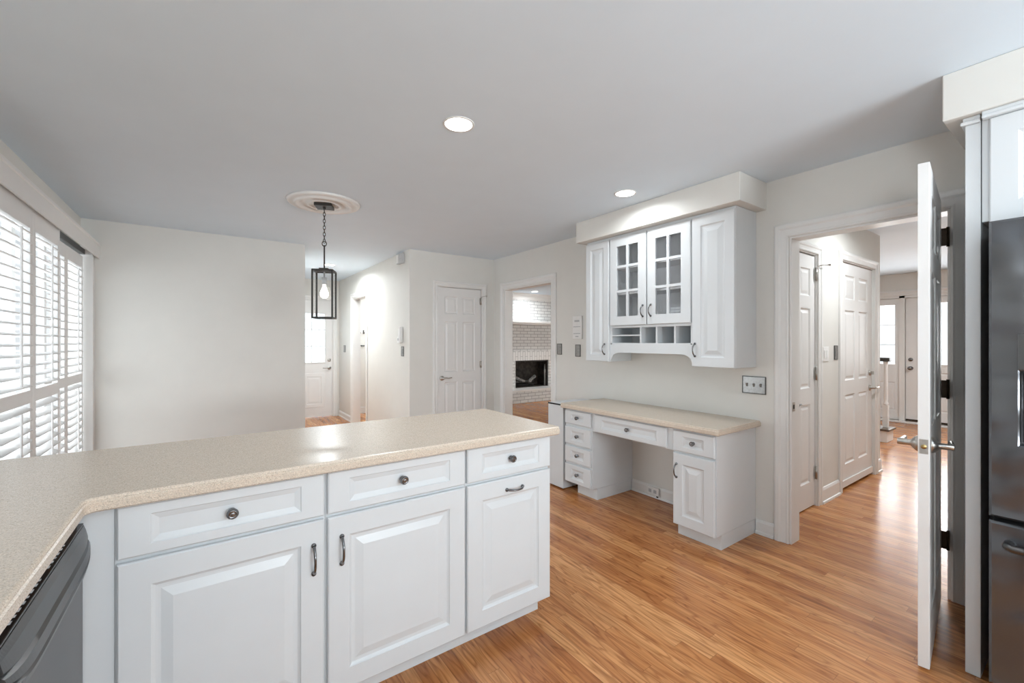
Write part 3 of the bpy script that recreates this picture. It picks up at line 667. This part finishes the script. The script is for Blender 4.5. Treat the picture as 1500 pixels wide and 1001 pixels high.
mb = MB(); top = 1.306; n = 24; lo = []
for k in range(n + 1):
    s = k / n; x = s * wd; e = min(s, 1 - s) / .13
    if e >= 1: z = 1.236
    else: z = 1.169 + .067 * (1 - (1 - e) ** 2) ** .5 if e < 1 else 1.236
    lo.append((x, z))
poly = [(0, top)] + lo + [(wd, top)]
for a, b in zip(lo[:-1], lo[1:]):
    mb.loops([[(a[0], y, a[1]), (b[0], y, b[1]), (b[0], y, top), (a[0], y, top)] for y in (-.0, .018)])
mb.build('valance', 'cab', t)
for i, (ya, yb) in enumerate(((2.513, 2.141), (2.130, 1.759))):
    x0 = 2.5205 - ya; w_ = ya - yb; z0, h_ = 1.464, .741; fl = .076
    xs = [fl, w_ / 2 - .010, w_ / 2 + .010, w_ - fl]; z = [fl, .276, .296, .482, .502, h_ - fl]
    o = MB().slab(w_, h_, .018, xs, z, {(a, b): 'hole' for a in (1, 3) for b in (1, 3, 5)}, c=.004).build('door', 'cab', t, (x0, -.019, z0))
    MB().box(fl, .010, fl, w_ - fl, .013, h_ - fl).build('pane', 'glass_cab', o)
    pull(o, (w_ - .028) if i == 0 else .036, .11, ln=.088)

# ------------------------------------------------------------------ refrigerator bay
t = on_wall('refrigerator_surround', 'tall white panel between open door and refrigerator', 'panel', 2.485, .3470)
MB().box(0, 0, .001, .043, W - 2.485 - .001, 2.195).build('panel', 'cab', t, bevel=.002)
MB().box(-.012, -.014, 2.1955, .043, .4, 2.2095).box(-.006, -.008, 2.2095, .043, .4, 2.2255).build('crown', 'cab', t, bevel=.003)
t = on_wall('fridge_cabinet', 'white two door cabinet above the refrigerator', 'cabinet', 2.487, .3015)
MB().box(0.0005, 0, 1.80, .95, W - 2.487 - .001, 2.2255).build('cabinet_body', 'cab', t)
MB().box(.003, -.036, 2.1965, .95, -.0005, 2.2095).box(.003, -.03, 2.2095, .95, -.0005, 2.2255).build('crown', 'cab', t, bevel=.003); o = cab_door(t, .022, 1.79, .445, .405); o = cab_door(t, .475, 1.79, .445, .405)
t = on_wall('refrigerator', 'black stainless french door refrigerator with ice dispenser', 'refrigerator', 2.412, .268)
RW = .905
MB().box(.006, 0, .03, RW - .006, .62, 1.76).box(.02, .5, .002, RW - .02, .56, .03).build('refrigerator_body', 'black', t)
def rdoor(x0, x1, z0, z1, name, yb=-.003, d=.062):
    mb = MB(); r = .012
    pr = rounded([(x0, yb), (x0, yb - d), (x1, yb - d), (x1, yb)], [0, r, r, 0], 4)
    mb.prism(pr, 'z', z0, z1); return mb
lx = .45
# left door with dispenser opening (a slab with a recess)
do = MB().slab(lx - .0, 1.085, .060, [.070, .072 + .25], [.268, .54], {(1, 1): [(.004, .004), (.006, .045)]}, c=.008).build('door', 'ss', t, (.0, -.064, .688))
MB().box(.0705, -.004, .5415, .321, -.0005, .668).build('dispenser_display', 'dw', do, bevel=.004)
MB().box(.079, .0435, .279, .313, .0448, .531).build('dispenser_recess', 'void', do)
rdoor(lx + .005, RW, .688, 1.773, 'door').build('door', 'ss', t, bevel=.003)
MB().slab(RW, .60, .060, [], [], {}, c=.008).build('freezer_drawer', 'ss', t, (0, -.064, .072))
MB().tube([(.05, -.064, .602), (.05, -.10, .602), (.06, -.112, .602), (RW - .06, -.112, .602), (RW - .05, -.10, .602), (RW - .05, -.064, .602)], .014, 12).build('handle', 'dw', t)
for x in (lx - .03, lx + .035): MB().tube([(x, -.065, .80), (x, -.11, .82), (x, -.115, .9), (x, -.115, 1.55), (x, -.11, 1.63), (x, -.065, 1.65)], .011, 12).build('handle', 'dw', t)
MB().box(.01, .0, .002, RW - .01, .05, .0295).build('base_grille', 'black', t)

# ------------------------------------------------------------------ pendant and ceiling lights
R_, RX = .265, 1
o = MB().lathe([(0, C - .018), (.10, C - .018), (.105, C - .026), (.125, C - .028), (.13, C - .014), (.17, C - .014), (.175, C - .026), (.195, C - .034), (.212, C - .026), (.216, C - .016), (.24, C - .020), (.258, C - .014), (.268, C - .0005), (0, C - .0005)], (.748, 3.577, 0), n=64).build('ceiling_medallion', 'trim'); tag(o, 'round moulded white medallion around the pendant canopy', 'medallion')
t = thing('pendant_lantern', 'black rectangular lantern pendant hanging from the medallion', 'pendant lamp', (.748, 3.577, 0), -math.radians(23.5))
MB().box(-.063, -.063, C - .041, .063, .063, C - .0185).build('canopy', 'iron', t, bevel=.003)
mb = MB(); z = C - .041
mb.lathe([(.012, z), (.010, z - .012), (0, z - .013)], n=12); z -= .010; k = 0
while z > 2.118:
    pts = []
    for i in range(14):
        a = 2 * PI * i / 14; u, v = .0085 * math.cos(a), .017 * math.sin(a); pts.append((u, 0, z - .015 + v) if k % 2 else (0, u, z - .015 + v))
    mb.tube(pts, .0024, 6, close=True); z -= .026; k += 1
zc = z
mb.build('chain', 'iron', t)
MB().tube([(.016 * math.cos(2 * PI * i / 16), 0, zc - .01 + .020 * math.sin(2 * PI * i / 16)) for i in range(16)], .0035, 8, close=True).build('ring', 'iron', t)
MB().lathe([(0, 1.895), (.0055, 1.895), (.0055, zc - .022), (.009, zc - .024), (0, zc - .022)], n=12).build('stem', 'iron', t)
h2 = .0715; zt, zb = 1.880, 1.514; b_ = .0058
mb = MB()
for sx in (-1, 1):
    for sy in (-1, 1): mb.box(sx * h2 - b_, sy * h2 - b_, zb, sx * h2 + b_, sy * h2 + b_, zt)
for z in (zb, zt):
    for s in (-1, 1): mb.box(-h2, s * h2 - b_, z - b_, h2, s * h2 + b_, z + b_).box(s * h2 - b_, -h2, z - b_, s * h2 + b_, h2, z + b_)
mb.box(-h2, -.012, zt - .004, h2, .012, zt + .005).box(-.033, -.033, zt + .0067, .033, .033, zt + .02)
mb.build('lantern_frame', 'iron', t, merge=False)
mb = MB()
for s in (-1, 1): mb.box(-h2 + b_, s * h2 - .001, zb + b_, h2 - b_, s * h2 + .001, zt - b_).box(s * h2 - .001, -h2 + b_, zb + b_, s * h2 + .001, h2 - b_, zt - b_)
mb.build('pane', 'glass', t)
MB().lathe([(0, 1.873), (.006, 1.873), (.006, 1.832), (.019, 1.830), (.019, 1.775), (0, 1.774)], n=20).build('socket', 'greyp', t)
bl = MB().lathe([(.012, 1.773), (.013, 1.755), (.022, 1.735), (.030, 1.712), (.031, 1.698), (.026, 1.680), (.014, 1.669), (0, 1.667)], n=24).build('bulb', 'bulb', t)
pl = bpy.data.lights.new('pendant_glow', 'POINT'); pl.energy = 9; pl.color = (1, .93, .82); pl.shadow_soft_size = .03
po = bpy.data.objects.new('pendant_glow', pl); COL.objects.link(po); po.location = (.748, 3.577, 1.70); bl.visible_shadow = True

def can(x, y, label, power=CAN_W, r=.067, z=C, color=(.91, .965, 1)):
    t = thing('recessed_light', label, 'ceiling light', (x, y, z), group='recessed ceiling lights')
    MB().lathe([(r, -.001), (r + .002, -.005), (r + .010, -.004), (r + .012, -.0005), (r, -.0005)], n=40).build('trim_ring', 'trim', t)
    MB().lathe([(0, -.0035), (r - .0005, -.0035), (r - .0005, -.0008), (0, -.0008)], n=40).build('lens', 'lens', t)
    l = bpy.data.lights.new('recessed_lamp', 'AREA'); l.shape = 'DISK'; l.size = 2 * r; l.energy = power; l.color = color; l.spread = math.radians(165)
    o = bpy.data.objects.new('recessed_lamp', l); COL.objects.link(o); o.location = (x, y, z - .012)
can(1.024, 1.896, 'recessed ceiling light over the peninsula countertop')
can(2.491, 2.071, 'recessed ceiling light in front of the desk soffit', CAN_W * .8)
can(1.415, 6.43, 'recessed ceiling light in the hall beyond the pendant', 30)
can(5.805, 7.30, 'recessed ceiling light over the brick fireplace', 12)
can(1.0, -1.1, 'added unseen recessed ceiling light above the kitchen aisle, opposite the added sink window')  # out of view, added to brighten the kitchen from behind
can(2.3, -.5, 'added unseen recessed ceiling light in front of the refrigerator soffit', CAN_W * .8)  # another added lamp outside the view, for brightness
can(-.1, -1.6, 'added unseen recessed ceiling light near the added rear window')  # added lamp behind the viewpoint, only for its light
can(4.35, .85, 'recessed ceiling light in the entry hall by the panel doors', 15)
can(7.3, .7, 'recessed ceiling light in the foyer before the front door', 34, z=C + .032)
can(2.60, 7.2, 'recessed ceiling light inside the laundry room', 26)

# ------------------------------------------------------------------ switches and small fittings
def plate(name, label, cat, loc, rz, w_, h_, kind, rimmed=True):
    """local: -y out of the wall; centred on the plate"""
    t = thing(name, label, cat, loc, rz)
    if rimmed:
        r = .006
        mb = MB().box(-w_ / 2, -.007, -h_ / 2, w_ / 2, -.0005, -h_ / 2 + r).box(-w_ / 2, -.007, h_ / 2 - r, w_ / 2, -.0005, h_ / 2).box(-w_ / 2, -.007, -h_ / 2 + r, -w_ / 2 + r, -.0005, h_ / 2 - r).box(w_ / 2 - r, -.007, -h_ / 2 + r, w_ / 2, -.0005, h_ / 2 - r)
        mb.build('rim', 'rim', t, bevel=.001)
        MB().box(-w_ / 2 + r, -.005, -h_ / 2 + r, w_ / 2 - r, -.0005, h_ / 2 - r).build('face_plate', 'plate', t)
    else:
        r = .0
        MB().box(-w_ / 2, -.006, -h_ / 2, w_ / 2, -.0005, h_ / 2).build('face_plate', 'plastic' if rimmed is False else rimmed, t, bevel=.002)
    n = int(kind[1:]); y = -.0062 if not rimmed else -.0052
    for k in range(n):
        x = (k - (n - 1) / 2) * .046
        if kind[0] == 'r': MB().box(x - .016, y - .004, -.032, x + .016, y, .032).build('rocker', 'plastic' if rimmed is False else 'plate', t, bevel=.001)
        elif kind[0] == 't': MB().prism([(y, -.012), (y - .003, -.010), (y - .012, .006), (y - .010, .010), (y, .012)], 'x', x - .005, x + .005).build('toggle', 'plate', t)
        elif kind[0] == 'o':
            for s in (-1, 1): MB().box(x - .014, y - .002, s * .02 - .012, x + .014, y, s * .02 + .012).build('socket_face', 'greyp', t, bevel=.003)
    return t
RW_ = -PI / 2
plate('light_switch', 'pewter rocker switch with dark rim beside the family room doorway', 'light switch', (W, 3.482, 1.248), RW_, .072, .118, 'r1')
plate('light_switch', 'pewter rocker switch with dark rim below the wall intercom', 'light switch', (W, 3.200, 1.236), RW_, .072, .124, 'r1')
plate('light_switch', 'wide pewter three toggle switch above the end of the desk', 'light switch', (W, 1.458, 1.026), RW_, .158, .122, 't3')
plate('light_switch', 'grey rocker switch under the hall wall telephone', 'light switch', (1.939, 5.009, 1.21), RW_, .075, .12, 'r1')
plate('light_switch', 'double grey switch near the side entry door', 'light switch', (1.939, 7.69, 1.205), RW_, .10, .12, 'r2', 'greyp')
plate('light_switch', 'white double switch plate between the two entry hall doors', 'light switch', (4.193, 1.3925, 1.225), 0, .118, .118, 'r2', False)
plate('light_switch', 'slim grey switch plate next to the deadbolted door casing', 'light switch', (4.415, 1.3925, 1.235), 0, .072, .122, 'r1', 'greyp')
t = plate('outlet', 'white surface outlet box on the baseboard under the desk', 'outlet', (W - .024, 2.275, .058), RW_, .125, .066, 'o0', False)
MB().box(-.0625, 0, -.033, .0625, .009, .033).build('outlet_box', 'plastic', t, bevel=.003)
for s in (-1, 1): MB().box(s * .025 - .014, -.0082, -.014, s * .025 + .014, -.0062, .014).build('socket_face', 'greyp', t, bevel=.003)
MB().box(.035, -.002, -.045, .05, .006, -.0335).build('conduit', 'bronze', t)
t = thing('wall_intercom', 'white wall intercom panel half hidden behind the cabinet edge', 'intercom', (W, 3.200, 1.473), RW_)
MB().box(-.066, -.018, -.118, .066, -.0005, .118).build('case', 'plastic', t, bevel=.004)
MB().box(-.035, -.0195, .058, .035, -.0183, .078).build('display', 'greyp', t); [MB().box(-.05, -.0195, a, .05, -.0183, a + .008).build('groove', 'greyp', t) for a in (-.065, .005)]; MB().box(-.022, -.0195, -.098, .022, -.0183, -.086).build('button', 'greyp', t)
t = thing('wall_telephone', 'white wall telephone handset above the hall switch', 'telephone', (1.939, 5.06, 1.40), RW_)
MB().box(-.075, -.028, -.09, .02, -.0005, -.01).build('cradle', 'plastic', t, bevel=.005)
MB().box(.025, -.045, -.085, .068, -.0005, .11).build('handset', 'plastic', t, bevel=.012)
MB().box(-.055, -.022, -.01, .02, -.0005, .09).build('base_plate', 'plastic', t, bevel=.004)
MB().box(-.05, -.0305, -.06, -.01, -.0285, -.03).build('keypad', 'greyp', t)
t = thing('door_chime', 'small pale door chime box high on the hall wall corner', 'door chime', (1.939, 5.03, 2.335), RW_)
MB().box(-.075, -.045, -.06, .075, -.0005, .06).build('case', 'greyp', t, bevel=.005); MB().box(-.065, -.05, -.05, .0, -.0455, .05).build('cover', 'plastic', t, bevel=.002)
o = MB().lathe([(0, 0), (.006, 0), (.006, .004), (0, .006)], axis='y', n=10).build('wall_nail', 'greyp', None, (1.9385, 5.74, 1.66)); o.rotation_euler.z = RW_; tag(o, 'tiny nail head on the bright hall wall', 'nail')
t = thing('strike_plate', 'small nickel strike plate on the hall doorway jamb', 'strike plate', (W + .03, 1.2225, .90), 0)
MB().box(-.018, -.0015, -.03, .018, -.0003, .03).build('plate', 'nickel', t); MB().box(-.008, -.0022, -.014, .008, -.0016, .014).build('hole', 'void', t)
# laundry hooks
for k, (x, z) in enumerate(((2.30, 1.50), (2.37, 1.50))):
    o = MB().tube([(0, 0, .03), (0, -.012, .0), (0, -.05, -.02), (0, -.062, .0)], .007, 8).box(-.012, -.004, -.03, .012, -.0005, .04).build('coat_hook', 'pewter', None, (x, 8.0795, z)); tag(o, 'metal coat hook on the laundry room wall', 'hook', 'laundry hooks')
for k in range(3):
    o = MB().lathe([(0, 0), (.012, 0), (.012, .012), (.007, .02), (.013, .03), (0, .036)], axis='y', n=12).build('coat_peg', 'pewter', None, (2.30 + k * .035, 8.0795, 1.25)); tag(o, 'small dark peg in a row below the laundry hooks', 'peg', 'laundry pegs')
struct('baseboard_laundry', base(MB(), 'y', 8.08, -1, 2.06, W - .001, .12), 'trim', 'white baseboard in the laundry room', 'baseboard')

# ------------------------------------------------------------------ fireplace
FX0, FX1, FYF = 4.5, 7.95, 7.75
f = thing('fireplace', 'painted brick fireplace with raised hearth and white mantel, beyond the doorway', 'fireplace', (0, 0, 0))
bx0, bx1, bz0, bz1 = 5.60, 6.56, .285, .90
wall_mb('y', FYF, 8.19, FX0, FX1, .0, C - .001, [(bx0, bx1, bz0, bz1)]).build('chimney_breast', 'brick', f)
MB().box(FX0, 7.40, .001, FX1, FYF - .001, .248).build('hearth_base', 'brick', f)
MB().box(FX0, 7.385, .2485, FX1, FYF - .001, .284).build('hearth_slab', 'trim', f, bevel=.004)
MB().box(bx0 - .09, FYF - .022, bz1 + .0005, bx1 + .09, FYF - .0005, bz1 + .205).build('soldier_course', 'soldier', f)
MB().box(bx0 - .09, FYF - .022, .285, bx0 - .0005, FYF - .0005, bz1).build('brick_jamb', 'jambbrick', f)
MB().box(bx1 + .0005, FYF - .022, .285, bx1 + .09, FYF - .0005, bz1).build('brick_jamb', 'jambbrick', f)
MB().box(FX0, 7.53, 1.745, FX1, FYF - .0005, 1.785).box(FX0, 7.58, 1.705, FX1, FYF - .0005, 1.745).build('mantel', 'trim', f, bevel=.004)
MB().box(bx0 + .001, 8.12, bz0 + .001, bx1 - .001, 8.185, bz1 - .001).box(bx0 + .001, FYF + .02, bz0 + .001, bx0 + .02, 8.12, bz1 - .001).box(bx1 - .02, FYF + .02, bz0 + .001, bx1 - .001, 8.12, bz1 - .001).box(bx0 + .02, FYF + .02, bz1 - .02, bx1 - .02, 8.12, bz1 - .001).box(bx0 + .02, FYF + .02, bz0 + .001, bx1 - .02, 8.12, bz0 + .01).build('firebox', 'soot', f)
MB().box(bx0 + .001, FYF + .001, bz1 - .03, bx1 - .001, FYF + .012, bz1 - .002).box(bx0 + .001, FYF + .001, bz0 + .001, bx0 + .018, FYF + .012, bz1 - .03).box(bx1 - .018, FYF + .001, bz0 + .001, bx1 - .001, FYF + .012, bz1 - .03).build('firebox_frame', 'iron', f)
MB().prism([(0, 2.27), (.02, 2.27), (.05, 2.31), (.055, 2.35), (.11, 2.39), (.12, C - .001), (0, C - .001)], 'x', FX0, FX1)
cr = MB(); cr.loops([[(x, FYF - .001 - dy, z) for dy, z in [(0, 2.275), (.02, 2.275), (.045, 2.31), (.05, 2.35), (.09, 2.39), (.10, C - .001), (0, C - .001)]] for x in (FX0, FX1)])
struct('trim_11', cr, 'trim', 'white crown moulding above the brick chimney', 'crown moulding')
g = thing('fireplace_grate', 'black iron log grate inside the firebox', 'grate', (5.95, 7.93, bz0 + .0105))
mb = MB()
for k in range(7): mb.tube([(-.27 + k * .09, -.10, .08), (-.27 + k * .09, -.09, .05), (-.27 + k * .09, .12, .05), (-.27 + k * .09, .13, .09)], .008, 6)
for y in (-.08, .10):
    mb.tube([(-.3, y, .045), (.3, y, .045)], .008, 6)
    for x in (-.25, .25): mb.tube([(x, y, .0), (x, y, .045)], .008, 6)
mb.build('bars', 'iron', g)
def log(a, b, r, label):
    A, B = Vector(a), Vector(b); n = 9; pts = [A.lerp(B, k / n) + Vector((0, random.uniform(-.006, .006), random.uniform(-.006, .006))) for k in range(n + 1)]
    o = MB().tube(pts, [r * random.uniform(.85, 1.1) for _ in pts], 12).build('fire_log', 'charcoal'); tag(o, label, 'log')
zg = bz0 + .07
log((5.68, 7.88, zg + .17), (5.98, 7.90, zg + .05), .035, 'grey log sloping down towards the middle of the grate')
log((6.07, 7.87, zg + .045), (6.30, 7.92, zg + .16), .038, 'grey log sloping up towards the screen side of the grate')
log((5.68, 8.0, zg + .04), (6.25, 8.0, zg + .04), .035, 'long grey log lying flat at the back of the grate')
o = MB().tube([(0, 0, 0), (.01, .01, .16), (0, 0, .34), (.012, .01, .5)], [.022, .018, .024, .012], 10).build('spark_curtain', 'plate', f, (6.50, 7.80, bz0 + .0105))
